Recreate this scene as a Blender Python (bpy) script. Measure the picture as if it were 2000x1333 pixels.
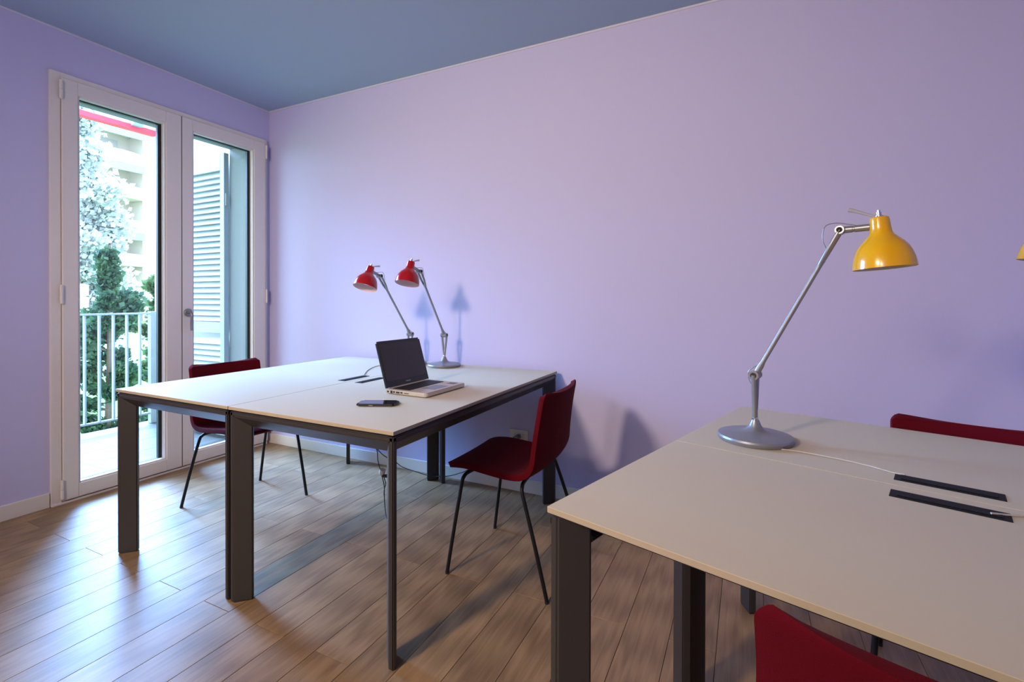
import bpy, bmesh, math, random
from mathutils import Vector, Matrix
random.seed(7)
PI = math.pi
S = bpy.context.scene
COL = S.collection
for o in list(bpy.data.objects):
    bpy.data.objects.remove(o)

# ------------------------------------------------------------------ camera
F, PPY = 940.61, 591.72
yaw, pitch, roll = 0.455, -0.0062, 0.0023
fwd = Vector((-math.sin(yaw), math.cos(yaw), 0)); rgt = Vector((math.cos(yaw), math.sin(yaw), 0)); upv = Vector((0, 0, 1))
f2 = fwd*math.cos(pitch) + upv*math.sin(pitch); u2 = -fwd*math.sin(pitch) + upv*math.cos(pitch)
r3 = rgt*math.cos(roll) + u2*math.sin(roll); u3 = -rgt*math.sin(roll) + u2*math.cos(roll)
cd = bpy.data.cameras.new('camera'); cam = bpy.data.objects.new('camera', cd); COL.objects.link(cam)
cd.sensor_width = 36; cd.lens = F/2000*36; cd.shift_y = -(666.5-PPY)/2000
cd.clip_start = 0.05; cd.clip_end = 300
M = Matrix((( r3.x, u3.x, -f2.x, 3.4107), (r3.y, u3.y, -f2.y, -2.5883), (r3.z, u3.z, -f2.z, 1.1362), (0, 0, 0, 1)))
cam.matrix_world = M
S.camera = cam

# ------------------------------------------------------------------ world, sun, lamps, exposure
W = bpy.data.worlds.new('sky'); S.world = W; W.use_nodes = True
bg = W.node_tree.nodes['Background']; bg.inputs[0].default_value = (0.56, 0.76, 1.0, 1); bg.inputs[1].default_value = 8.0

def light(name, kind, loc, power, color, **kw):
    d = bpy.data.lights.new(name, kind); d.energy = power; d.color = color
    for k, v in kw.items(): setattr(d, k, v)
    o = bpy.data.objects.new(name, d); COL.objects.link(o); o.location = loc
    return o
sun = light('sun', 'SUN', (-4, 1, 5), 52.0, (0.24, 0.46, 1.0), angle=math.radians(52))
portal = light('door_portal', 'AREA', (-.40, -.69, 1.18), 1.0, (1, 1, 1), shape='RECTANGLE', size=2.36, size_y=1.30)
portal.rotation_euler = (0, -PI/2, 0)
portal.data.cycles.is_portal = True
sd = Vector((1.0, -0.17, -0.56))
sun.rotation_euler = sd.to_track_quat('-Z', 'Y').to_euler()
def spot(name, loc, aim, power, size):
    o = light(name, 'SPOT', loc, power, (1.0, 0.76, 0.54), shadow_soft_size=0.17, spot_size=math.radians(size), spot_blend=1.0)
    o.rotation_euler = (Vector(aim)-Vector(loc)).to_track_quat('-Z', 'Y').to_euler()
spot('ceiling_spotlight', (1.75, -3.9, 2.25), (2.3, -.6, .95), 285, 106)
light('fill_light', 'POINT', (2.3, -4.6, 2.2), 66, (1.0, 0.84, 0.70), shadow_soft_size=.2)  # added fill light behind the camera, brightens the door wall and frames

S.view_settings.view_transform = 'Standard'
try: S.view_settings.look = 'None'
except Exception: pass
S.view_settings.gamma = 1.0
S.view_settings.use_curve_mapping = False
S.view_settings.exposure = 0.30
try:
    S.cycles.use_denoising = True
    S.cycles.max_bounces = 10; S.cycles.diffuse_bounces = 5; S.cycles.use_adaptive_sampling = True; S.cycles.adaptive_threshold = 0.015; S.cycles.transparent_max_bounces = 12
    S.cycles.sample_clamp_indirect = 6.0
    S.cycles.caustics_reflective = False; S.cycles.caustics_refractive = False
except Exception: pass

# ------------------------------------------------------------------ materials
MATS = {}
def mat(name, color, rough=0.5, metal=0.0, spec=0.5, coat=0.0, sheen=0.0, bump=None, var=None, trans=0.0):
    m = bpy.data.materials.new(name); m.use_nodes = True; nt = m.node_tree; b = nt.nodes['Principled BSDF']
    b.inputs['Base Color'].default_value = (*color, 1); b.inputs['Roughness'].default_value = rough
    b.inputs['Metallic'].default_value = metal; b.inputs['Specular IOR Level'].default_value = spec
    b.inputs['Coat Weight'].default_value = coat; b.inputs['Coat Roughness'].default_value = 0.06
    if sheen:
        b.inputs['Sheen Weight'].default_value = sheen; b.inputs['Sheen Roughness'].default_value = 0.45
        b.inputs['Sheen Tint'].default_value = (*[min(1, c*1.6+0.05) for c in color], 1)
    tc = nt.nodes.new('ShaderNodeTexCoord')
    n = nt.nodes.new('ShaderNodeTexNoise'); n.inputs['Scale'].default_value = (bump or (40, .02))[0]; n.inputs['Detail'].default_value = 4
    nt.links.new(tc.outputs['Object'], n.inputs['Vector'])
    if bump:
        bp = nt.nodes.new('ShaderNodeBump'); bp.inputs['Strength'].default_value = bump[1]; bp.inputs['Distance'].default_value = 0.002
        nt.links.new(n.outputs['Fac'], bp.inputs['Height']); nt.links.new(bp.outputs['Normal'], b.inputs['Normal'])
    v = 0.05 if var is None else var
    mx = nt.nodes.new('ShaderNodeMix'); mx.data_type = 'RGBA'
    mx.inputs[6].default_value = (*[c*(1-v) for c in color], 1); mx.inputs[7].default_value = (*[min(1, c*(1+v)) for c in color], 1)
    nt.links.new(n.outputs['Fac'], mx.inputs[0]); nt.links.new(mx.outputs[2], b.inputs['Base Color'])
    MATS[name] = m
    return m

WALLC = (0.53, 0.515, 0.76)
m_wall = mat('lavender_paint', WALLC, 0.75, bump=(220, .06), var=.015, spec=.25)
m_ceil = mat('grey_blue_ceiling_paint', (0.38, 0.47, 0.61), 0.85, bump=(180, .05), var=.015, spec=.2)
m_white = mat('white_skirting_lacquer', (0.70, 0.67, 0.62), 0.4, var=.02)
m_trim = mat('pale_lavender_trim', (0.60, 0.60, 0.72), 0.6, var=.02)
m_frame = mat('white_window_lacquer', (0.72, 0.68, 0.66), 0.32, var=.015)
m_gask = mat('black_gasket', (0.006, 0.009, 0.010), 0.5)
m_top = mat('beige_laminate', (0.545, 0.465, 0.33), 0.5, bump=(600, .05), var=.02, spec=.35)
m_edge = mat('tan_edge_band', (0.40, 0.335, 0.24), 0.6, var=.04)
m_leg = mat('dark_grey_powder_coat', (0.036, 0.032, 0.031), 0.38, bump=(900, .05), var=.04, spec=.45)
m_blk = mat('matt_black_plastic', (0.012, 0.012, 0.014), 0.45)
m_tube = mat('black_lacquered_tube', (0.004, 0.004, 0.005), 0.5, spec=.3)
m_slot = mat('anthracite_socket_lid', (0.007, 0.0075, 0.009), 0.6, spec=.2)
m_red = mat('red_wool_felt', (0.085, 0.0012, 0.006), 0.9, sheen=.18, bump=(700, .35), var=.12, spec=.1)
m_redl = mat('red_gloss_lacquer', (0.34, 0.001, 0.003), 0.20, coat=.3, var=.02)
m_yel = mat('yellow_gloss_lacquer', (0.68, 0.355, 0.001), 0.20, coat=.25, var=.02)
m_redin = mat('red_tinted_shade_lining', (0.72, 0.55, 0.56), 0.5, var=.02)  # white lining; pink reflected from the red shade is put into its colour
m_yelin = mat('pale_shade_lining', (0.70, 0.60, 0.40), 0.5, var=.02)
m_alu = mat('satin_aluminium', (0.30, 0.30, 0.31), 0.36, metal=.7, var=.03)
m_alug = mat('grey_painted_metal', (0.25, 0.26, 0.28), 0.38, metal=.5, var=.03)
m_chrome = mat('polished_steel', (0.62, 0.62, 0.64), 0.15, metal=1, var=.02)
m_lev = mat('brushed_steel', (0.50, 0.50, 0.52), 0.3, metal=.4, var=.02)
m_bulb = mat('opal_bulb_glass', (0.8, 0.78, 0.74), 0.3, var=.02)
m_lap = mat('champagne_aluminium', (0.58, 0.53, 0.46), 0.38, metal=.35, var=.02)
m_scr = mat('dark_display_glass', (0.018, 0.013, 0.015), 0.12, var=.02)
m_key = mat('black_keycap', (0.010, 0.010, 0.012), 0.5)
m_phone = mat('black_phone_glass', (0.006, 0.007, 0.010), 0.06, var=.02)
m_plast = mat('white_plastic', (0.68, 0.66, 0.62), 0.35, var=.02)
m_cordw = mat('grey_cord', (0.42, 0.39, 0.36), 0.5)
m_cordb = mat('black_cord', (0.02, 0.025, 0.03), 0.5)
m_shut = mat('pale_green_grey_shutter', (0.30, 0.33, 0.32), 0.5, var=.02)
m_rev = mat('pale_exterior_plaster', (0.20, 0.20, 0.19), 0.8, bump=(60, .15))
m_cream = mat('cream_exterior_plaster', (0.72, 0.66, 0.58), 0.85, bump=(50, .15))
m_tile = mat('grey_stone_tile', (0.085, 0.08, 0.075), 0.45, bump=(40, .1), var=.06)
m_rail = mat('pale_railing_paint', (0.30, 0.33, 0.32), 0.45, var=.02)
m_awn = mat('red_awning_paint', (0.75, 0.03, 0.06), 0.45, var=.03)
m_awng = mat('grey_awning_metal', (0.22, 0.30, 0.30), 0.5)
m_bark = mat('brown_bark', (0.10, 0.07, 0.05), 0.9, bump=(30, .6), var=.3)
m_grass = mat('lawn_green', (0.16, 0.26, 0.07), 0.95, bump=(25, .6), var=.35)
m_stone = mat('joint_mortar', (0.16, 0.12, 0.085), 0.9)
m_bldg = mat('cream_facade', (0.50, 0.43, 0.36), 0.9, var=.04)
m_bldw = mat('white_balcony_parapet', (0.58, 0.53, 0.48), 0.8, var=.03)
m_bldd = mat('blue_awning_canvas', (0.24, 0.27, 0.31), 0.8, var=.1)
m_win = mat('washed_out_window', (0.34, 0.31, 0.30), 0.5)  # distant window colour, lightened to paint in the daylight wash-out
m_stick = mat('brown_sticker', (0.20, 0.10, 0.05), 0.5)
m_jack = mat('grey_outlet_insert', (0.20, 0.20, 0.21), 0.4)

def wood():
    m = bpy.data.materials.new('oak_plank'); m.use_nodes = True; nt = m.node_tree; L = nt.links; b = nt.nodes['Principled BSDF']
    tc = nt.nodes.new('ShaderNodeTexCoord'); oi = nt.nodes.new('ShaderNodeObjectInfo')
    comb = nt.nodes.new('ShaderNodeCombineXYZ')
    mul = nt.nodes.new('ShaderNodeMath'); mul.operation = 'MULTIPLY'; mul.inputs[1].default_value = 37.0
    L.new(oi.outputs['Random'], mul.inputs[0]); L.new(mul.outputs[0], comb.inputs[0]); L.new(mul.outputs[0], comb.inputs[1])
    add = nt.nodes.new('ShaderNodeVectorMath'); add.operation = 'ADD'
    L.new(tc.outputs['Object'], add.inputs[0]); L.new(comb.outputs[0], add.inputs[1])
    mp = nt.nodes.new('ShaderNodeMapping'); mp.inputs['Scale'].default_value = (42, 1.7, 1); L.new(add.outputs[0], mp.inputs[0])
    n1 = nt.nodes.new('ShaderNodeTexNoise'); n1.inputs['Scale'].default_value = 1.6; n1.inputs['Detail'].default_value = 6; n1.inputs['Roughness'].default_value = .62; n1.inputs['Distortion'].default_value = .5
    L.new(mp.outputs[0], n1.inputs['Vector'])
    mp2 = nt.nodes.new('ShaderNodeMapping'); mp2.inputs['Scale'].default_value = (16, 1.1, 1); L.new(add.outputs[0], mp2.inputs[0])
    wv = nt.nodes.new('ShaderNodeTexWave'); wv.wave_type = 'RINGS'; wv.inputs['Scale'].default_value = 1.3; wv.inputs['Distortion'].default_value = 5; wv.inputs['Detail'].default_value = 3; wv.inputs['Detail Scale'].default_value = 1.2
    L.new(mp2.outputs[0], wv.inputs['Vector'])
    r = nt.nodes.new('ShaderNodeValToRGB'); e = r.color_ramp.elements
    e[0].position = .30; e[0].color = (0.19, 0.115, 0.057, 1); e[1].position = .70; e[1].color = (0.33, 0.212, 0.110, 1)
    mixf = nt.nodes.new('ShaderNodeMix'); mixf.data_type = 'FLOAT'; mixf.inputs[0].default_value = .22
    L.new(n1.outputs['Fac'], mixf.inputs[2]); L.new(wv.outputs['Fac'], mixf.inputs[3]); L.new(mixf.outputs[0], r.inputs[0])
    hs = nt.nodes.new('ShaderNodeHueSaturation'); L.new(r.outputs[0], hs.inputs['Color'])
    mr = nt.nodes.new('ShaderNodeMapRange'); mr.inputs[3].default_value = .90; mr.inputs[4].default_value = 1.10
    L.new(oi.outputs['Random'], mr.inputs[0]); L.new(mr.outputs[0], hs.inputs['Value'])
    L.new(hs.outputs[0], b.inputs['Base Color'])
    b.inputs['Roughness'].default_value = .44; b.inputs['Specular IOR Level'].default_value = .6
    bp = nt.nodes.new('ShaderNodeBump'); bp.inputs['Strength'].default_value = .12; bp.inputs['Distance'].default_value = .002
    L.new(n1.outputs['Fac'], bp.inputs['Height']); L.new(bp.outputs[0], b.inputs['Normal'])
    return m
m_wood = wood()

def glass():
    m = bpy.data.materials.new('double_glazing'); m.use_nodes = True; nt = m.node_tree; nt.nodes.clear()
    o = nt.nodes.new('ShaderNodeOutputMaterial'); t = nt.nodes.new('ShaderNodeBsdfTransparent'); g = nt.nodes.new('ShaderNodeBsdfGlossy')
    t.inputs[0].default_value = (0.93, 0.97, 0.96, 1); g.inputs['Roughness'].default_value = 0.0; g.inputs['Color'].default_value = (0.9, 1, .97, 1)
    lw = nt.nodes.new('ShaderNodeLayerWeight'); lw.inputs[0].default_value = .5
    pw_ = nt.nodes.new('ShaderNodeMath'); pw_.operation = 'POWER'; pw_.inputs[1].default_value = 4.0; nt.links.new(lw.outputs['Facing'], pw_.inputs[0])
    fr = nt.nodes.new('ShaderNodeMath'); fr.operation = 'MULTIPLY_ADD'; fr.inputs[1].default_value = .5; fr.inputs[2].default_value = .03; nt.links.new(pw_.outputs[0], fr.inputs[0])
    mx = nt.nodes.new('ShaderNodeMixShader'); nt.links.new(fr.outputs[0], mx.inputs[0]); nt.links.new(t.outputs[0], mx.inputs[1]); nt.links.new(g.outputs[0], mx.inputs[2]); nt.links.new(mx.outputs[0], o.inputs[0])
    return m
m_glass = glass()

def leafmat(name, c1, c2, tr=.35):
    m = bpy.data.materials.new(name); m.use_nodes = True; nt = m.node_tree; b = nt.nodes['Principled BSDF']
    tc = nt.nodes.new('ShaderNodeTexCoord'); n = nt.nodes.new('ShaderNodeTexNoise'); n.inputs['Scale'].default_value = 5.0
    nt.links.new(tc.outputs['Object'], n.inputs['Vector'])
    r = nt.nodes.new('ShaderNodeValToRGB'); e = r.color_ramp.elements; e[0].position = .35; e[0].color = (*c1, 1); e[1].position = .65; e[1].color = (*c2, 1)
    nt.links.new(n.outputs['Fac'], r.inputs[0]); nt.links.new(r.outputs[0], b.inputs['Base Color']); b.inputs['Roughness'].default_value = .6
    t = nt.nodes.new('ShaderNodeBsdfTranslucent'); nt.links.new(r.outputs[0], t.inputs[0])
    mx = nt.nodes.new('ShaderNodeMixShader'); mx.inputs[0].default_value = tr
    nt.links.new(b.outputs[0], mx.inputs[1]); nt.links.new(t.outputs[0], mx.inputs[2]); nt.links.new(mx.outputs[0], nt.nodes['Material Output'].inputs[0])
    return m
m_leaf1 = leafmat('conifer_foliage', (0.02, 0.055, 0.032), (0.06, 0.125, 0.055))
m_leaf2 = leafmat('shrub_foliage', (0.05, 0.10, 0.03), (0.12, 0.19, 0.07))
m_leaf3 = leafmat('haze_tinted_cedar_foliage', (0.38, 0.40, 0.40), (0.62, 0.62, 0.60))  # haze is put into the cedar's pale leaf colour

# ------------------------------------------------------------------ helpers
def box(bm, x0, x1, y0, y1, z0, z1):
    vs = [bm.verts.new((x, y, z)) for x in (x0, x1) for y in (y0, y1) for z in (z0, z1)]
    for f in ((0, 1, 3, 2), (4, 6, 7, 5), (0, 4, 5, 1), (2, 3, 7, 6), (0, 2, 6, 4), (1, 5, 7, 3)): bm.faces.new([vs[i] for i in f])
    return vs
def B_(*boxes, bevel=0.0, seg=2):
    bm = bmesh.new()
    for b in boxes: box(bm, *b)
    if bevel:
        bmesh.ops.bevel(bm, geom=list(bm.edges), offset=bevel, segments=seg, affect='EDGES', profile=.5)
    return bm
def prism(bm, pts, z0, z1):
    a = [bm.verts.new((x, y, z0)) for x, y in pts]; b = [bm.verts.new((x, y, z1)) for x, y in pts]
    n = len(pts); bm.faces.new(a[::-1]); bm.faces.new(b)
    for i in range(n): bm.faces.new((a[i], a[(i+1) % n], b[(i+1) % n], b[i]))
def lathe(bm, prof, n=40, close=False, M=None):
    rings = []
    for r, z in prof:
        if r < 1e-6: rings.append([bm.verts.new((0, 0, z))])
        else: rings.append([bm.verts.new((r*math.cos(2*PI*k/n), r*math.sin(2*PI*k/n), z)) for k in range(n)])
    seq = list(zip(rings, rings[1:])) + ([(rings[-1], rings[0])] if close else [])
    for a, b in seq:
        for k in range(n):
            k2 = (k+1) % n
            if len(a) == 1 and len(b) == 1: continue
            if len(a) == 1: bm.faces.new((a[0], b[k2], b[k]))
            elif len(b) == 1: bm.faces.new((a[k], a[k2], b[0]))
            else: bm.faces.new((a[k], a[k2], b[k2], b[k]))
    if M is not None: bmesh.ops.transform(bm, matrix=M, verts=[v for r in rings for v in r])
def smooth_path(pts, sub=6):
    P = [Vector(p) for p in pts]; out = []
    for i in range(len(P)-1):
        p0 = P[max(i-1, 0)]; p1 = P[i]; p2 = P[i+1]; p3 = P[min(i+2, len(P)-1)]
        for k in range(sub):
            t = k/sub; t2 = t*t; t3 = t2*t
            out.append(0.5*((2*p1)+(-p0+p2)*t+(2*p0-5*p1+4*p2-p3)*t2+(-p0+3*p1-3*p2+p3)*t3))
    out.append(P[-1]); return out
def tube(bm, pts, r, n=10, sub=0, cap=True):
    P = smooth_path(pts, sub) if sub else [Vector(p) for p in pts]
    R = r if isinstance(r, (list, tuple)) else None
    if R is not None and len(R) != len(P):
        R = [R[0]+(R[-1]-R[0])*i/(len(P)-1) for i in range(len(P))]
    T = [(P[min(i+1, len(P)-1)]-P[max(i-1, 0)]).normalized() for i in range(len(P))]
    up = Vector((0, 0, 1)) if abs(T[0].z) < .9 else Vector((1, 0, 0))
    N = T[0].cross(up).normalized(); rings = []
    for i, p in enumerate(P):
        N = (N - T[i]*N.dot(T[i])).normalized(); Bn = T[i].cross(N); rr = R[i] if R else r
        rings.append([bm.verts.new(p + N*rr*math.cos(2*PI*k/n) + Bn*rr*math.sin(2*PI*k/n)) for k in range(n)])
    for a, b in zip(rings, rings[1:]):
        for k in range(n): bm.faces.new((a[k], a[(k+1) % n], b[(k+1) % n], b[k]))
    if cap: bm.faces.new(rings[0][::-1]); bm.faces.new(rings[-1])
def cyl(bm, p0, p1, r, n=20): tube(bm, [p0, p1], r, n)
def mesh(name, bm, m, smooth=False):
    bmesh.ops.recalc_face_normals(bm, faces=bm.faces)
    me = bpy.data.meshes.new(name); bm.to_mesh(me); bm.free(); me.materials.append(m)
    if smooth:
        for p in me.polygons: p.use_smooth = True
        if smooth != 'all':
            try: me.set_sharp_from_angle(angle=math.radians(35))
            except Exception: pass
    return me
def obj(name, bm, m, parent=None, smooth=False, loc=None, kind=None):
    me = bm if isinstance(bm, bpy.types.Mesh) else mesh(name, bm, m, smooth)
    o = bpy.data.objects.new(name, me); COL.objects.link(o)
    if parent: o.parent = parent
    if loc: o.location = loc
    if kind: o['kind'] = kind
    return o
def tag(o, label, cat, group=None):
    o['label'] = label; o['category'] = cat
    if group: o['group'] = group
    return o
def thing(name, label, cat, loc=(0, 0, 0), rz=0, group=None):
    o = bpy.data.objects.new(name, None); COL.objects.link(o); o.empty_display_size = .1
    o.location = loc; o.rotation_euler = (0, 0, rz); return tag(o, label, cat, group)
def struct(name, bm, m, **k):
    return obj(name, bm, m, kind='structure', **k)

# ------------------------------------------------------------------ room shell
H = 2.6234; XR = 5.0; YB = -5.2; T = .38
OY0, OY1, OZ = -1.335, -.042, 2.372          # door opening
struct('wall_back', B_((-T, XR+.2, 0, .2, -.05, H+.1)), m_wall)
struct('wall_left', B_((-T, 0, YB-.2, OY0, -.05, H+.1), (-T, 0, OY0, OY1, OZ, H+.1), (-T, 0, OY1, 0, -.05, H+.1)), m_wall)
struct('wall_right', B_((XR, XR+.2, YB-.2, 0, -.05, H+.1)), m_wall)
struct('wall_front', B_((0, XR, YB-.2, YB, -.05, H+.1)), m_wall)
struct('ceiling', B_((0, XR, YB, 0, H, H+.2)), m_ceil)
floor = struct('floor', B_((0, XR, YB, 0, -.06, -.003)), m_stone)
PW, PL, OFF = .1455, 1.126, -.022
cache = {}
for k in range(0, 36):
    x0 = max(0.0, OFF+PW*k); x1 = min(XR, OFF+PW*(k+1))
    if x1-x0 < .02: continue
    js = (-1.475 if k % 2 else -.912)
    n0 = math.floor((YB-js)/PL)
    for n in range(n0, 5):
        ya, yb = max(YB, js+n*PL), min(0, js+(n+1)*PL)
        if yb-ya < .01: continue
        key = (round(x1-x0, 4), round(yb-ya, 4))
        if key not in cache:
            w, l = key; g = .0009
            bm = bmesh.new(); box(bm, -w/2+g, w/2-g, -l/2+g, l/2-g, -.006, 0)
            top = [e for e in bm.edges if all(v.co.z > -.001 for v in e.verts)]
            bmesh.ops.bevel(bm, geom=top, offset=.0005, segments=1, affect='EDGES')
            cache[key] = mesh('plank', bm, m_wood)
        obj('plank', cache[key], None, floor, loc=((x0+x1)/2, (ya+yb)/2, 0))
struct('baseboard_back', B_((0.0, XR, -.012, 0, 0, .075), bevel=.002), m_white)
struct('baseboard_left', B_((0, .012, YB, OY0-.012, 0, .08), bevel=.002), m_white)
struct('trim_1', B_((0, XR, -.004, 0, H-.011, H)), m_trim)
struct('trim_2', B_((0, .004, YB, 0, H-.011, H)), m_trim)

# ------------------------------------------------------------------ french door
def ring(y0, y1, z0, z1, wy0, wy1, wz0, wz1, x0, x1):
    """rectangular frame in the yz plane"""
    return [(x0, x1, y0, y0+wy0, z0, z1), (x0, x1, y1-wy1, y1, z0, z1), (x0, x1, y0+wy0, y1-wy1, z0, z0+wz0), (x0, x1, y0+wy0, y1-wy1, z1-wz1, z1)]
FY0, FY1, FZ = -1.343, -.034, 2.381
door = struct('door_1', B_(*ring(FY0, FY1, 0, FZ, .045, .025, .012, .035, -.06, .018), bevel=.002), m_frame)
obj('door_rebate', B_(*ring(FY0+.02, FY1-.01, 0.0, FZ-.02, .05, .045, .03, .045, -.055, .004)), m_frame, door)
obj('threshold_strip', B_((.016, .024, FY0+.002, FY1-.002, .0, .012), bevel=.002), m_frame, door)
def leaf(y0, y1, gy0, gy1, label):
    z0, z1, gz0, gz1 = .02, 2.352, .095, 2.278
    lf = obj('door_leaf', B_(*ring(y0, y1, z0, z1, gy0-y0, y1-gy1, gz0-z0, z1-gz1, -.045, .030), bevel=.003), m_frame, door)
    obj('glazing_bead', B_(*ring(gy0-.012, gy1+.012, gz0-.012, gz1+.012, .022, .022, .022, .022, -.012, .022), bevel=.002), m_frame, lf)
    obj('gasket', B_(*ring(gy0+.004, gy1-.004, gz0+.004, gz1-.004, 0.006, .026, .008, .012, -.034, -.0125)), m_gask, lf)
    obj('glass_pane', B_((-.040, -.036, gy0, gy1, gz0, gz1)), m_glass, lf)
    return lf
lfL = leaf(-1.296, -.6755, -1.226, -.768, 'left')
lfR = leaf(-.6715, -.0565, -.603, -.150, 'right')
obj('meeting_gap', B_((-.02, .0285, -.6755, -.6715, .02, 2.352)), m_gask, door)
for zc in (2.283, 1.16, .085):
    for yc in (-1.302, -.0505):
        bm = bmesh.new(); cyl(bm, (.034, yc, zc-.05), (.034, yc, zc-.001), .0075); cyl(bm, (.034, yc, zc+.001), (.034, yc, zc+.05), .0075)
        cyl(bm, (.034, yc, zc-.053), (.034, yc, zc+.053), .0045)
        obj('hinge', bm, m_frame, door, smooth=True)
bm = bmesh.new(); lathe(bm, [(0, 0), (.027, 0), (.027, .006), (.022, .010), (0, .010)], 28, M=Matrix.Translation((.030, -.637, 1.045)) @ Matrix.Rotation(PI/2, 4, 'Y'))
hd = obj('door_handle', bm, m_alug, lfR, smooth=True)
bm2 = bmesh.new(); tube(bm2, [(.036, -.637, 1.045), (.058, -.637, 1.046), (.072, -.637, 1.035), (.074, -.637, 1.01), (.070, -.637, .97), (.072, -.637, .925)], [.0095, .0085], 12, sub=5)
obj('handle_lever', bm2, m_alug, lfR, smooth=True)

# ------------------------------------------------------------------ balcony
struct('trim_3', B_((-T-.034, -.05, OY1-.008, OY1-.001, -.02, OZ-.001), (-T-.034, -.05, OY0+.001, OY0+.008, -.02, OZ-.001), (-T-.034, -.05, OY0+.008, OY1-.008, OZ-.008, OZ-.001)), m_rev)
struct('wall_balcony', B_((-1.62, -T, .015, .14, -.3, 3.0)), m_cream)
struct('wall_facade', B_((-T-.03, -T, YB, OY0, -1.2, 3.0), (-T-.03, -T, OY0, OY1, OZ, 3.0), (-T-.03, -T, OY1, .02, -1.2, 3.0)), m_cream)
bf = struct('floor_balcony', B_((-1.66, -.05, -3.2, .14, -.20, -.022)), m_stone)
tm = None
for i in range(5):
    for j in range(11):
        if tm is None: tm = mesh('tile', B_((-.1585, .1585, -.1485, .1485, -.010, .004), bevel=.001, seg=1), m_tile)
        obj('tile', tm, None, bf, loc=(-.215-.32*i, -.152-.30*j+.015, -.016))
rl = thing('balcony_railing', 'pale painted metal balcony railing with flat upright bars outside the glass door', 'railing', (-1.55, 0, -.01))
obj('top_rail', B_((-.02, .02, -3.2, .012, 1.005, 1.020), bevel=.002), m_rail, rl)
obj('bottom_rail', B_((-.016, .016, -3.2, .012, .085, .100), bevel=.002), m_rail, rl)
bm_ = mesh('baluster', B_((-.015, .015, -.006, .006, .10, 1.005)), m_rail)
for k in range(31): obj('baluster', bm_, None, rl, loc=(0, -.145-.1015*k, 0))
obj('post', B_((-.025, .025, -.068, -.020, .0, 1.03), bevel=.002), m_rail, rl)
obj('post', B_((-.025, .025, -3.2, -3.15, .0, 1.03), bevel=.002), m_rail, rl)
sh = thing('louvred_shutter', 'open pale grey-green louvred shutter folded out beyond the right door leaf', 'shutter', (-T-.04, -.075, 0))
SW = .66
obj('shutter_frame', B_((-.052, 0, -.02, .02, .02, 2.33), (-SW, -SW+.052, -.02, .02, .02, 2.33), (-SW+.052, -.052, -.02, .02, .02, .15), (-SW+.052, -.052, -.02, .02, 2.19, 2.33), (-SW+.052, -.052, -.02, .02, .855, .945), bevel=.002), m_shut, sh)
slm = bmesh.new(); box(slm, -SW+.053, -.053, -.0035, .0035, -.030, .030)
bmesh.ops.transform(slm, matrix=Matrix.Rotation(math.radians(-32), 4, 'X'), verts=slm.verts)
slm = mesh('slat', slm, m_shut)
z = 2.165
while z > .17:
    if not (.83 < z < .97): obj('slat', slm, None, sh, loc=(0, 0, z))
    z -= .0475
for zz in (.3, 1.9): obj('hinge_pin', B_((.002, .012, -.012, .012, zz, zz+.1)), m_shut, sh)
aw = thing('retractable_awning', 'red front bar of a retracted awning hung across the top of the balcony', 'awning', (-1.6, 0, 2.66))
obj('front_bar', B_((-.03, .03, -4.1, .005, 0, .052), bevel=.004), m_awn, aw)
bm = bmesh.new(); tube(bm, [(.02, -.16, .07), (.55, -.13, .17), (.95, -.10, .19)], .018, 10); obj('folding_arm', bm, m_awng, aw, smooth=True)
bm = bmesh.new(); tube(bm, [(.02, -3.6, .07), (.55, -3.5, .17), (.95, -3.4, .19)], .018, 10); obj('folding_arm', bm, m_awng, aw, smooth=True)
bm = bmesh.new(); cyl(bm, (1.0, -4.1, .20), (1.0, .0, .20), .045, 20); obj('roller', bm, m_awng, aw, smooth=True)
obj('bracket', B_((.0, .07, -.20, -.12, .035, .12), bevel=.005), m_awng, aw)

# ------------------------------------------------------------------ garden and street beyond the balcony
struct('ground', B_((-70, -1.8, -30, 60, -1.0, -.9)), m_grass)
def foliage(parent, name, m, gen, n, size, aspect=.45):
    vs, fs = [], []
    for i in range(n):
        p, d = gen(); d = d.normalized(); s = size*random.uniform(.6, 1.3)
        a = Vector((random.gauss(0, 1), random.gauss(0, 1), random.gauss(0, 1))); a = d.cross(a)
        if a.length < 1e-4: continue
        a.normalize(); a *= s*aspect; q = len(vs); nrm = d.cross(a).normalized()*s*.12
        vs += [p, p+d*s*.45+a, p+d*s, p+d*s*.45-a, ]
        vs[-3] = vs[-3]+nrm; vs[-1] = vs[-1]+nrm
        fs += [(q, q+1, q+2), (q, q+2, q+3)]
    me = bpy.data.meshes.new(name); me.from_pydata([tuple(v) for v in vs], [], fs); me.materials.append(m)
    o = obj(name, me, None, parent, kind='stuff'); return o
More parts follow.
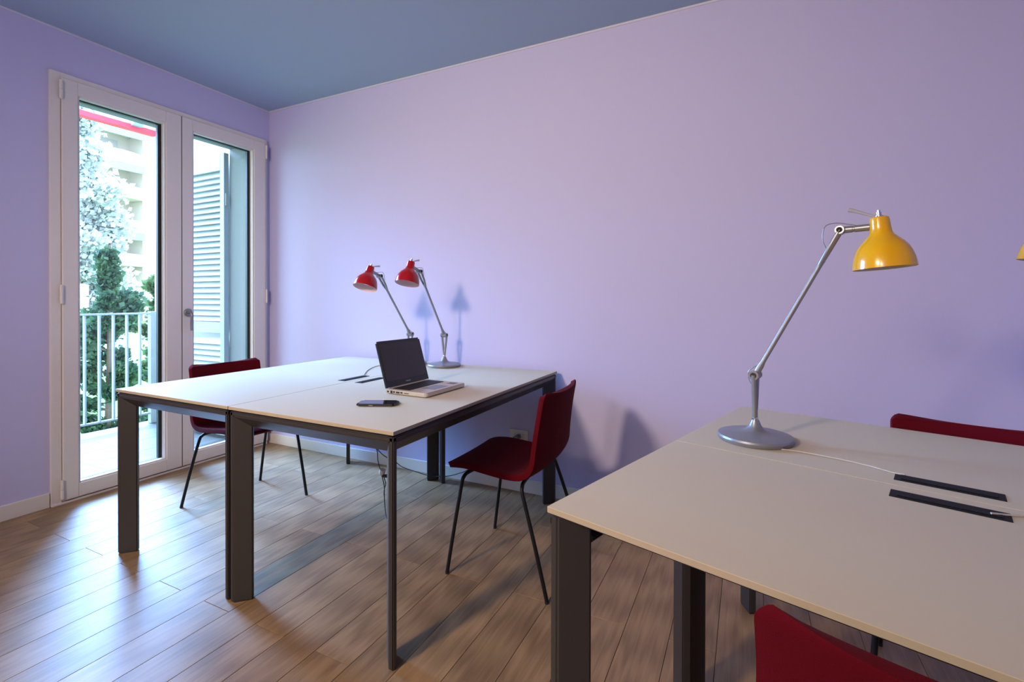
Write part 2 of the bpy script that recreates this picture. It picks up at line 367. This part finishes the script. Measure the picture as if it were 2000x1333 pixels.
def conifer(name, label, loc, h, rad, m, n, size, group=None, leader=.0, seed=1, cat='tree'):
    random.seed(seed)
    t = thing(name, label, cat, loc, 0, group)
    bm = bmesh.new(); tube(bm, [(0, 0, -.1), (.02, .01, h*.4), (0, .02, h*.97)], [h*.022, h*.004], 8, sub=4)
    br = []
    for k in range(46):
        zz = h*random.uniform(.08, .93); a = random.uniform(0, 2*PI)
        if zz < h*.62: r = rad*random.uniform(.6, 1.05)
        else: r = rad*max(.10, (1-(zz/h-.62)/.38*(1.0-leader)))*random.uniform(.5, .95)*(1 if zz < h*.74 else (.55 if leader > .3 else .28))
        e = Vector((r*math.cos(a), r*math.sin(a), zz+r*.45)); br.append((Vector((0, .015, zz)), e))
        tube(bm, [(0, .015, zz), tuple(e*.6+Vector((0, 0, zz))*.4), tuple(e)], [h*.006, h*.002], 5)
    obj('trunk', bm, m_bark, t, smooth=True)
    def gen():
        a, b = random.choice(br); u = random.uniform(.35, 1.12); p = a.lerp(b, u) + Vector((random.gauss(0, 1), random.gauss(0, 1), random.gauss(0, 1)))*min(rad*.13, .03+(b-a).length*.25)
        d = (b-a)*1.0 + Vector((random.gauss(0, 1), random.gauss(0, 1), random.gauss(0, 1)+.5))*rad*.45
        return p, d
    foliage(t, 'foliage', m, gen, n, size)
    return t
conifer('garden_conifer', 'dark green conifer with a thin pointed leader just behind the balcony railing', (-4.0, .70, -.9), 2.82, .33, m_leaf1, 14000, .065, leader=.05, seed=3)
conifer('garden_shrub', 'light green leafy shrub at the right of the conifer behind the railing', (-4.3, 1.46, -.9), 2.45, .25, m_leaf2, 5200, .085, leader=.5, seed=5, cat='shrub')
conifer('hazy_cedar', 'tall cedar, haze painted into its pale foliage, in front of the apartment block', (-15, 4.5, -.9), 9.0, 1.35, m_leaf3, 30000, .16, leader=.45, seed=8)
random.seed(11)
fn = thing('board_fence', 'white fence of horizontal boards seen at the left of the conifer', 'fence', (-9, 2.58, -.9))
for k in range(9): obj('board', B_((-.015, .015, -3.2, .0, .06+.255*k, .06+.255*k+.225), bevel=.004, seg=1), m_bldw, fn)
obj('fence_post', B_((-.06, -.015, -.12, -.04, 0, 2.35)), m_bldw, fn); obj('fence_post', B_((-.06, -.015, -3.1, -3.02, 0, 2.35)), m_bldw, fn)

bl = thing('apartment_building', 'tall cream apartment block with rounded balconies far beyond the garden', 'building', (-47, 22.5, -.9))
obj('wall', B_((-12, 0, 0, 9, 0, 21.5), (-14, -2.2, -9, 0, 0, 21.5)), m_bldg, bl)
obj('roof_slab', B_((-14.2, .4, -9.3, 9.2, 21.5, 22)), m_bldw, bl)
for k in range(6):
    zz = 2.2+3.05*k
    bm = bmesh.new(); pts = [(-2.2, -.05)]+[(-2.2+2.7*math.sin(a)**.7, -.05-4.6*(1-math.cos(a))/2*1.0) for a in [PI*q/10 for q in range(0, 11)]]
    pts = [(-2.2, -.05), (.1, -.05), (.55, -.9), (.75, -2.0), (.55, -3.4), (-.2, -4.4), (-2.2, -4.8)]
    prism(bm, pts, zz-.25, zz); prism(bm, [(x*1.0, y) for x, y in pts], zz, zz+.85)
    bk = obj('balcony', bm, m_bldw, bl)
    if k % 2 == 0 or k > 3: obj('canvas_blind', B_((.6, .72, -3.2, -.15, zz-.95, zz-.27)), m_bldd, bk)
    wn = obj('window', B_((-2.25, -2.12, -3.6, -1.0, zz+.0, zz+2.3)), m_win, bl)
    w2 = obj('window', B_((-.05, .06, 1.0, 2.3, zz+.75, zz+2.35)), m_win, bl)
    obj('window_pane', B_((.0, .08, 1.12, 2.18, zz+.87, zz+1.6)), m_bldd, w2); obj('window_sill', B_((.0, .25, .9, 2.4, zz+.62, zz+.75)), m_bldw, w2)
    w3 = obj('window', B_((-.05, .06, 5.0, 6.3, zz+.75, zz+2.35)), m_win, bl)

# ------------------------------------------------------------------ tables
HT = .735; TH = .0115; GAP = .007; FT = HT-TH-GAP
PROF = [(0, 0), (.017, 0), (.064, .047), (.047, .064), (0, .017)]
def table(name, label, loc, rz, Wd, Ld, slot, group, long_rails=True):
    t = thing(name, label, 'table', loc, rz, group)
    g = .0019
    bm = bmesh.new(); box(bm, g, Wd-g, g, Ld-g, HT-.0012, HT)
    obj('table_top', bm, m_top, t)
    bm = bmesh.new(); box(bm, g, Wd-g, g, Ld-g, HT-TH, HT-.0012)
    obj('edge_band', bm, m_edge, t)
    q = .006
    obj('shadow_gap_spacer', B_((.012, Wd-.012, .012, Ld-.012, FT, HT-TH)), m_blk, t)  # spacer sheet, black so the gap under the top reads as shadow
    for (cx, cy, sx, sy) in ((q, q, 1, 1), (Wd-q, q, -1, 1), (q, Ld-q, 1, -1), (Wd-q, Ld-q, -1, -1)):
        bm = bmesh.new(); prism(bm, [(cx+sx*u, cy+sy*v) for u, v in PROF], .004, FT)
        bmesh.ops.bevel(bm, geom=[e for e in bm.edges if abs(e.verts[0].co.z-e.verts[1].co.z) > .1], offset=.0035, segments=2, affect='EDGES')
        lg = obj('leg', bm, m_leg, t, smooth=True)
        bm = bmesh.new(); prism(bm, [(cx+sx*(.004+u*.9), cy+sy*(.004+v*.9)) for u, v in PROF], 0, .004); obj('foot_pad', bm, m_blk, lg)
    def rail(p0, dirv, nv, L):
        bm = bmesh.new(); A, Bq = [], []
        for n, d in PROF:
            a = Vector(p0)+Vector(dirv)*n+Vector(nv)*n; b = Vector(p0)+Vector(dirv)*(L-n)+Vector(nv)*n
            A.append(bm.verts.new((a.x, a.y, FT-d))); Bq.append(bm.verts.new((b.x, b.y, FT-d)))
        bm.faces.new(A); bm.faces.new(Bq[::-1])
        for i in range(5): bm.faces.new((A[i], A[(i+1) % 5], Bq[(i+1) % 5], Bq[i]))
        bmesh.ops.recalc_face_normals(bm, faces=bm.faces)
        bmesh.ops.bevel(bm, geom=[e for e in bm.edges if e.calc_length() > .3], offset=.0035, segments=2, affect='EDGES')
        obj('frame_rail', bm, m_leg, t, smooth=True)
    if long_rails:
        rail((q, q, 0), (1, 0, 0), (0, 1, 0), Wd-2*q); rail((q, Ld-q, 0), (1, 0, 0), (0, -1, 0), Wd-2*q)
    else:
        obj('centre_beam', B_((.05, Wd-.05, Ld/2-.03, Ld/2+.03, FT-.045, FT), bevel=.003), m_leg, t)
    rail((q, q, 0), (0, 1, 0), (1, 0, 0), Ld-2*q); rail((Wd-q, q, 0), (0, 1, 0), (-1, 0, 0), Ld-2*q)
    x0, x1, y0, y1 = slot
    sl = obj('socket_flap', B_((x0, x1, y0, y1, HT-.002, HT+.0016), bevel=.0007, seg=1), m_slot, t)
    lx = x1-x0 > y1-y0
    inner = (x0+.012, x1-.012, y0+.009, y1-.013) if lx else (x0+.009, x1-.013, y0+.012, y1-.012)
    obj('flap_lid', B_((*inner, HT+.0016, HT+.0034), bevel=.0006, seg=1), m_slot, sl)
    return t
AX, AY, AW, AL = .8818, -1.4414, .7851, 1.3948
table('office_table', 'beige desk with dark frame nearest the balcony door, joined to the laptop desk', (AX, AY, 0), 0, AW, AL, (.712, .758, .610, .785), 'paired desks by the door')
table('office_table', 'beige desk with dark frame carrying the open laptop and phone', (AX+AW, AY, 0), 0, AW, AL, (.046, .090, .602, .777), 'paired desks by the door')
BX, BY, BA, BW, BD = 3.0608, -1.721, -.28, 1.165, .5986
def BW_(x, y, z=0): return (BX+x*math.cos(BA)-y*math.sin(BA), BY+x*math.sin(BA)+y*math.cos(BA), z)
table('office_table', 'beige desk in the right foreground with a red chair pushed against it', (BX, BY, 0), BA, BW, BD, (.489, .667, .514, .560), 'paired desks in the foreground', False)
table('office_table', 'beige desk carrying the yellow lamp, behind the foreground desk', BW_(0, BD), BA, BW, BD, (.489, .667, .0375, .0835), 'paired desks in the foreground', False)

# ------------------------------------------------------------------ chairs
def chair_meshes():
    prof = [(.215, .432), (.205, .440), (.17, .446), (.10, .445), (.02, .438), (-.06, .432), (-.125, .435), (-.165, .452), (-.190, .485), (-.203, .53), (-.212, .60), (-.222, .67), (-.233, .735), (-.237, .755), (-.239, .766)]
    P = smooth_path([(0, y, z) for y, z in prof], 3); n = len(P)
    S_ = [0]
    for a, b in zip(P, P[1:]): S_.append(S_[-1]+(b-a).length)
    tot = S_[-1]; nt = 17; bm = bmesh.new(); rows = []
    for i, p in enumerate(P):
        s = S_[i]; hw = .212
        if s < .38: hw = .205+.012*math.sin(min(1, s/.38)*PI/2)
        else: hw = .217-.017*min(1, (s-.38)/.25)
        rf = .045; rb = .020
        if s < rf: hw -= rf*(1-math.sqrt(max(0, 1-(1-s/rf)**2)))
        if tot-s < rb: hw -= rb*(1-math.sqrt(max(0, 1-(1-(tot-s)/rb)**2)))
        T_ = (P[min(i+1, n-1)]-P[max(i-1, 0)]).normalized(); N = Vector((0, T_.z, -T_.y))  # towards the sitter
        if N.y < 0 and abs(N.y) > .5: N = -N
        if N.z < 0 and abs(N.z) > .5: N = -N
        back = min(1, max(0, (s-.34)/.15)); row = []
        for k in range(nt):
            t = -1+2*k/(nt-1); curl = (.026*back+.010*(1-back))*abs(t)**2.4
            if s < .10: curl *= .3+.7*s/.10
            row.append(bm.verts.new(p+Vector((t*hw, 0, 0))+N*curl))
        rows.append(row)
    for a, b in zip(rows, rows[1:]):
        for k in range(nt-1): bm.faces.new((a[k], a[k+1], b[k+1], b[k]))
    shell = mesh('seat_shell', bm, m_red, 'all')
    legs = []
    for sx in (-1, 1):
        for front in (1, 0):
            yf = .200 if front else -.245; xf = .218 if front else .228; ya = .135 if front else -.115
            z0 = .411 if front else .408
            pts = [(sx*.06, ya*.92, z0), (sx*.125, ya*.98, z0), (sx*.165, ya+(yf-ya)*.03, z0-.001), (sx*.185, ya+(yf-ya)*.07, z0-.010), (sx*.196, ya+(yf-ya)*.13, z0-.036), (sx*(.196+(xf-.196)*.5), ya+(yf-ya)*.56, .20), (sx*xf, yf, .006)]
            bm = bmesh.new(); tube(bm, pts, .0078, 12, sub=4); lm = mesh('leg', bm, m_tube, True)
            bm = bmesh.new(); cyl(bm, (sx*xf, yf, 0), (sx*xf, yf, .008), .0085, 12); legs.append((lm, mesh('foot_cap', bm, m_blk, True)))
    bm = bmesh.new(); tube(bm, [(-.06, .124, .411), (-.06, -.106, .408)], .0075, 10); tube(bm, [(.06, .124, .411), (.06, -.106, .408)], .0075, 10)
    return shell, legs, mesh('seat_support', bm, m_tube, True)
CH = chair_meshes()
def chair(label, loc, rz, group='red upholstered chairs'):
    t = thing('office_chair', label, 'chair', loc, rz, group)
    s = obj('seat_shell', CH[0], None, t)
    md = s.modifiers.new('thick', 'SOLIDIFY'); md.thickness = .022; md.offset = 0; md.use_even_offset = True
    md = s.modifiers.new('bev', 'BEVEL'); md.width = .007; md.segments = 3; md.limit_method = 'ANGLE'; md.angle_limit = math.radians(50)
    for lm, fm in CH[1]:
        l = obj('leg', lm, None, t); obj('foot_cap', fm, None, l)
    obj('seat_support', CH[2], None, t)
    return t
chair('red felt chair with thin black legs standing by the balcony door', (.905, -.815, 0), -PI/2-.05)
chair('red felt chair seen from the side at the laptop desk', (2.492, -.695, 0), PI/2+.02)
chair('red felt chair in the bottom right foreground, seen from behind', BW_(.607, .112), BA)
chair('dark red chair behind the yellow lamp desk, only its top edge showing', BW_(.645, 1.005), PI+BA)

# ------------------------------------------------------------------ desk lamps
def lamp(label, loc, rz, tilt, link_up, shade_tilt, mp_, mi, cord, group):
    t = thing('desk_lamp', label, 'lamp', loc, rz, group)
    bm = bmesh.new(); lathe(bm, [(0, 0), (.096, 0), (.0985, .003), (.100, .011), (.0975, .016), (.088, .019), (.060, .0225), (.035, .026), (.024, .032), (.017, .042), (.0125, .052), (.0105, .058), (0, .058)], 64)
    obj('base', bm, m_alug, t, 'all' and True)
    bm = bmesh.new(); lathe(bm, [(0, .056), (.0078, .056), (.0085, .062), (.0075, .066), (0, .066)], 20); obj('collar', bm, m_chrome, t, True)
    JZ = .187
    bm = bmesh.new()
    for s in (-1, 1):
        tube(bm, [(0, s*.0022, .062), (0, s*.005, .09), (0, s*.0125, .150), (0, s*.0145, JZ-.010), (0, s*.0145, JZ)], [.0060, .0078], 12, sub=3)
        cyl(bm, (0, s*.0095, JZ), (0, s*.0195, JZ), .0135, 24)
    tube(bm, [(0, 0, .060), (0, 0, .085)], [.0075, .0072], 12)
    fk = obj('fork_post', bm, m_alu, t, True)
    bm = bmesh.new(); cyl(bm, (0, -.0205, JZ), (0, .0205, JZ), .0082, 20); obj('pivot_screw', bm, m_blk, fk, True)
    A = Vector((math.sin(tilt), 0, math.cos(tilt))); J = Vector((0, 0, JZ)); E = J+A*.444
    bm = bmesh.new()
    cyl(bm, J+Vector((0, -.009, 0)), J+Vector((0, .009, 0)), .0125, 24)
    tube(bm, [J+A*.004, J+A*.03, J+A*.045, J+A*.345, J+A*.36], [.0088, .0088, .0064, .0064, .0074], 14)
    for s in (-1, 1):
        tube(bm, [J+A*.345+Vector((0, s*.002, 0)), J+A*.385+Vector((0, s*.0095, 0)), E+Vector((0, s*.0115, 0))], [.0058, .0062], 12, sub=3)
        cyl(bm, E+Vector((0, s*.0075, 0)), E+Vector((0, s*.0165, 0)), .0105, 22)
    ar = obj('arm', bm, m_alu, t, True)
    bm = bmesh.new(); cyl(bm, E+Vector((0, -.0175, 0)), E+Vector((0, .0175, 0)), .0068, 18); obj('elbow_screw', bm, m_slot, ar, True)
    K = Vector((math.cos(link_up), 0, math.sin(link_up))); Q = E+K*.082
    bm = bmesh.new(); cyl(bm, E+Vector((0, -.007, 0)), E+Vector((0, .007, 0)), .0105, 20)
    tube(bm, [E+K*.004, E+K*.026, E+K*.027, E+K*.030, E+K*.031, E+K*.062], [.0088, .0085, .0075, .0075, .0088, .0088], 16); obj('link', bm, m_alu, t, True)
    # wire loops
    bm = bmesh.new(); C_ = Vector((-A.z, 0, A.x))
    tube(bm, [E-A*.055+C_*.006, E-A*.035+C_*.026, E-A*.005+C_*.036, E+A*.012+C_*.020, E+K*.018+Vector((0, 0, .013)), E+K*.034+Vector((0, 0, .008))], .0013, 6, sub=6)
    tube(bm, [J-Vector((0, 0, .034))-Vector((.006, 0, 0)), J+Vector((-.017, 0, -.014)), J+Vector((-.018, 0, .008)), J+Vector((-.006, 0, .020)), J+A*.028+C_*.008], .0013, 6, sub=6)
    obj('lamp_wire', bm, m_alug, ar, True)
    # shade: local z = axis (up), neck centre at Q
    D = Matrix.Translation(Q) @ Matrix.Rotation(-shade_tilt, 4, 'Y')
    out = [(.0005, .0225), (.0160, .0225), (.0190, .0205), (.0203, .014), (.0215, -.004), (.0232, -.0165), (.0262, -.0230), (.0335, -.0310), (.0445, -.0425), (.0525, -.0540), (.0580, -.0675), (.0625, -.0835), (.0646, -.0980), (.0650, -.1050)]
    inn = [(.0636, -.1050), (.0612, -.0835), (.0566, -.0680), (.0510, -.0548), (.0432, -.0436), (.0322, -.0322), (.0248, -.0245), (.0218, -.0165), (.0200, -.004), (.0005, .005)]
    bm = bmesh.new(); lathe(bm, out, 56, M=D); shd = obj('shade', bm, mp_, t, True)
    bm = bmesh.new(); lathe(bm, [(.0650, -.1050)]+inn, 56, M=D); obj('shade_lining', bm, mi, shd, True)
    bm = bmesh.new(); lathe(bm, [(0, -.086), (.012, -.084), (.020, -.074), (.022, -.064), (.018, -.050), (.012, -.038), (.012, -.006), (0, -.006)], 24, M=D); obj('bulb', bm, m_bulb, shd, True)
    bm = bmesh.new(); lathe(bm, [(0, .022), (.0085, .022), (.0085, .026), (.0058, .027), (.0058, .034), (.0035, .035), (.0035, .040), (0, .040)], 18, M=D); obj('top_knob', bm, m_chrome, shd, True)
    bm = bmesh.new(); tube(bm, [D @ Vector((-.006, 0, .024)), D @ Vector((-.022, 0, .033)), D @ Vector((-.045, 0, .046)), D @ Vector((-.060, 0, .053))], [.0026, .0032, .0044, .0058], 10); obj('lever', bm, m_lev, shd, True)
    if cord:
        Mi = (Matrix.Translation(loc) @ Matrix.Rotation(rz, 4, 'Z')).inverted()
        bm = bmesh.new(); tube(bm, [Mi @ Vector(p) for p in cord], .0019, 8, sub=6)
        obj('power_cord', bm, m_cordw, t, True)
        bm = bmesh.new(); p0 = Mi @ Vector(cord[0]); p1 = Mi @ Vector(cord[1]); d = (p1-p0).normalized(); tube(bm, [p0-d*.006, p0+d*.010], .0048, 12); obj('cord_bush', bm, m_plast, t, True)
    return t
Z0 = HT+.0001
cz = HT+.0024
lamp('yellow desk lamp with silver jointed arm leaning right over the foreground desks', BW_(.168, .757, Z0), BA, math.radians(27), math.radians(2), math.radians(5), m_yel, m_yelin,
     [(3.445, -1.098, cz+.006), (3.475, -1.112, cz), (3.534, -1.117, cz), (3.620, -1.142, cz), (3.678, -1.171, cz), (3.715, -1.200, cz), (3.735, -1.209, cz+.002)], 'yellow desk lamps')
lamp('second yellow desk lamp, cut off by the right edge of the picture', BW_(1.047, .755, Z0), BA+PI, math.radians(27), math.radians(2), math.radians(8), m_yel, m_yelin,
     [BW_(.99, .655, cz+.006), BW_(.95, .62, cz), (3.90, -1.372, cz), (3.873, -1.372, cz), (3.849, -1.379, cz), (3.820, -1.392, cz+.003)], 'yellow desk lamps')
lamp('left red desk lamp standing behind the open laptop', (1.535, -.188, Z0), -PI/2, math.radians(38.5), math.radians(20), math.radians(22), m_redl, m_redin,
     [(1.470, -.268, cz+.006), (1.445, -.30, cz), (1.420, -.36, cz), (1.477, -.488, cz), (1.554, -.599, cz), (1.60, -.655, cz+.002)], 'red desk lamps')
lamp('right red desk lamp with round silver base near the purple wall', (1.775, -.170, Z0), -PI/2, math.radians(33.5), math.radians(20), math.radians(17), m_redl, m_redin, None, 'red desk lamps')

# ------------------------------------------------------------------ laptop and phone
lp = thing('laptop', 'open silver laptop with dark blank screen on the beige desk', 'laptop', (2.026, -.984, HT), 0)
la = -.024; LW, LD, LH = .292, .216, .205
# local frame: X = towards user, Y = along hinge
lp.rotation_euler = (0, 0, -la*-1)
bz = .003
bm = bmesh.new(); prism(bm, [(0, 0), (LD-.008, 0), (LD, .008), (LD, LW-.008), (LD-.008, LW), (0, LW)], bz, bz+.0165)
bmesh.ops.bevel(bm, geom=[e for e in bm.edges], offset=.0025, segments=2, affect='EDGES')
base = obj('chassis', bm, m_lap, lp, True)
for x, y in ((.02, .02), (.02, LW-.02), (LD-.025, .02), (LD-.025, LW-.02)):
    bm = bmesh.new(); cyl(bm, (x, y, 0), (x, y, bz+.001), .008, 14); obj('rubber_foot', bm, m_blk, base)
zt = bz+.0165
obj('keyboard_deck', B_((.020, .112, .022, LW-.022, zt-.001, zt+.0006)), m_key, base)
bm = bmesh.new()
for r in range(6):
    x0 = .023+r*.0148; nk = 14
    for c in range(nk):
        y0 = .025+c*(LW-.05)/nk; box(bm, x0, x0+.0125, y0+.001, y0+(LW-.05)/nk-.0015, zt+.0006, zt+.0022)
obj('keys', bm, m_key, base, kind='stuff')
obj('touchpad', B_((.128, .195, .085, .185, zt-.001, zt+.0005)), m_alug, base)
obj('sticker', B_((.150, .190, .235, .268, zt-.001, zt+.0004)), m_stick, base)
for x0, x1, za, zb in ((.010, .020, .006, .012), (.028, .040, .004, .014), (.044, .052, .006, .013), (.058, .078, .006, .012), (.082, .094, .007, .012), (.102, .126, .008, .010)):
    obj('port', B_((x0, x1, -.0006, .002, bz+za-.002, bz+zb-.001)), m_blk, base)
lid = bmesh.new(); box(lid, -.0035, .0035, 0, LW, 0, LH)
vert = [e for e in lid.edges if abs(e.verts[0].co.x-e.verts[1].co.x) > .005 and e.verts[0].co.z > LH/2]
bmesh.ops.bevel(lid, geom=vert, offset=.008, segments=4, affect='EDGES')
lean = Matrix.Translation((.004, 0, zt+.002)) @ Matrix.Rotation(-(PI/2-1.269), 4, 'Y')
lid.transform(lean)
ld = obj('screen_lid', lid, m_blk, lp, True)
scr = B_((.0035, .0042, .010, LW-.010, .026, LH-.014)); scr.transform(lean); obj('display', scr, m_scr, ld)
lg = B_((.0035, .0041, LW/2-.016, LW/2+.016, .011, .0155)); lg.transform(lean); obj('maker_mark', lg, m_alug, ld)
bm = bmesh.new(); cyl(bm, (.003, .03, zt+.001), (.003, LW-.03, zt+.001), .0042, 14); obj('hinge', bm, m_lap, lp, True)

ph = thing('smartphone', 'black smartphone lying flat on the desk in front of the laptop', 'phone', (2.094, -1.229, HT), .432)
pw, pd = .150, .074
bm = bmesh.new(); box(bm, 0, pw, 0, pd, 0, .0095)
bmesh.ops.bevel(bm, geom=[e for e in bm.edges if abs(e.verts[0].co.z-e.verts[1].co.z) > .005], offset=.011, segments=5, affect='EDGES')
bmesh.ops.bevel(bm, geom=[e for e in bm.edges if abs(e.verts[0].co.z-e.verts[1].co.z) < .001], offset=.002, segments=2, affect='EDGES')
bd_ = obj('phone_body', bm, m_blk, ph, True)
bm = bmesh.new(); box(bm, .003, pw-.003, .003, pd-.003, .0094, .0100)
bmesh.ops.bevel(bm, geom=[e for e in bm.edges if abs(e.verts[0].co.z-e.verts[1].co.z) > .0003 and e.calc_length() < .002], offset=.009, segments=5, affect='EDGES')
obj('phone_screen', bm, m_phone, ph)
obj('side_button', B_((.05, .065, -.0008, .001, .003, .006)), m_alug, ph)

# ------------------------------------------------------------------ outlet and cables
ot = thing('wall_outlet', 'white wall outlet plate with a dark plug, low on the purple wall', 'outlet', (2.195, 0, .325))
obj('cover_plate', B_((-.060, .060, -.008, 0, -.040, .040), bevel=.003), m_plast, ot)
for k in range(3):
    i_ = obj('socket', B_((-.036+k*.0245, -.0135+k*.0245, -.0095, -.004, -.024, .024), bevel=.001, seg=1), m_plast, ot)
    bm = bmesh.new()
    for dz in (-.012, 0, .012): cyl(bm, (-.02475+k*.0245, -.0105, dz), (-.02475+k*.0245, -.007, dz), .0026, 10)
    obj('socket_hole', bm, m_jack, i_)
pc = thing('power_cable', 'thin black cable looping along the wall from under the desks to the outlet', 'cable', (0, 0, 0))
bm = bmesh.new(); tube(bm, [(1.62, -.70, .705), (1.60, -.66, .50), (1.56, -.50, .29), (1.60, -.40, .20), (1.45, -.15, .07), (1.524, -.11, .040), (1.623, -.10, .028), (1.746, -.10, .045), (1.831, -.10, .075), (1.904, -.10, .112), (2.02, -.09, .20), (2.12, -.06, .30), (2.185, -.045, .325)], .0026, 8, sub=6); obj('cord', bm, m_cordb, pc, True)
bm = bmesh.new(); tube(bm, [(2.175, -.046, .325), (2.192, -.036, .325), (2.196, -.0105, .325)], [.006, .014, .015], 16); obj('plug', bm, m_jack, pc, True)
hc = thing('hanging_cable', 'loose black cable with a white plug hanging below the paired desks', 'cable', (0, 0, 0))
bm = bmesh.new(); tube(bm, [(1.60, -.76, .70), (1.625, -.66, .45), (1.651, -.62, .349), (1.662, -.62, .286), (1.679, -.62, .234), (1.703, -.62, .165), (1.706, -.62, .09), (1.722, -.63, .030), (1.76, -.66, .004), (1.84, -.70, .004)], .0024, 8, sub=6)
tube(bm, [(1.700, -.622, .225), (1.706, -.622, .20), (1.716, -.622, .175), (1.706, -.621, .140), (1.703, -.62, .11)], .0024, 8, sub=6); obj('cord', bm, m_cordb, hc, True)
bm = bmesh.new(); lathe(bm, [(0, -.016), (.012, -.016), (.016, -.006), (.016, .012), (0, .012)], 18, M=Matrix.Translation((1.693, -.622, .232)) @ Matrix.Rotation(.4, 4, 'Y')); obj('white_plug', bm, m_plast, hc, True)
bm = bmesh.new(); tube(bm, [(1.700, -.624, .212), (1.728, -.624, .216), (1.738, -.624, .214)], [.008, .009, .004], 12); obj('black_plug', bm, m_blk, hc, True)
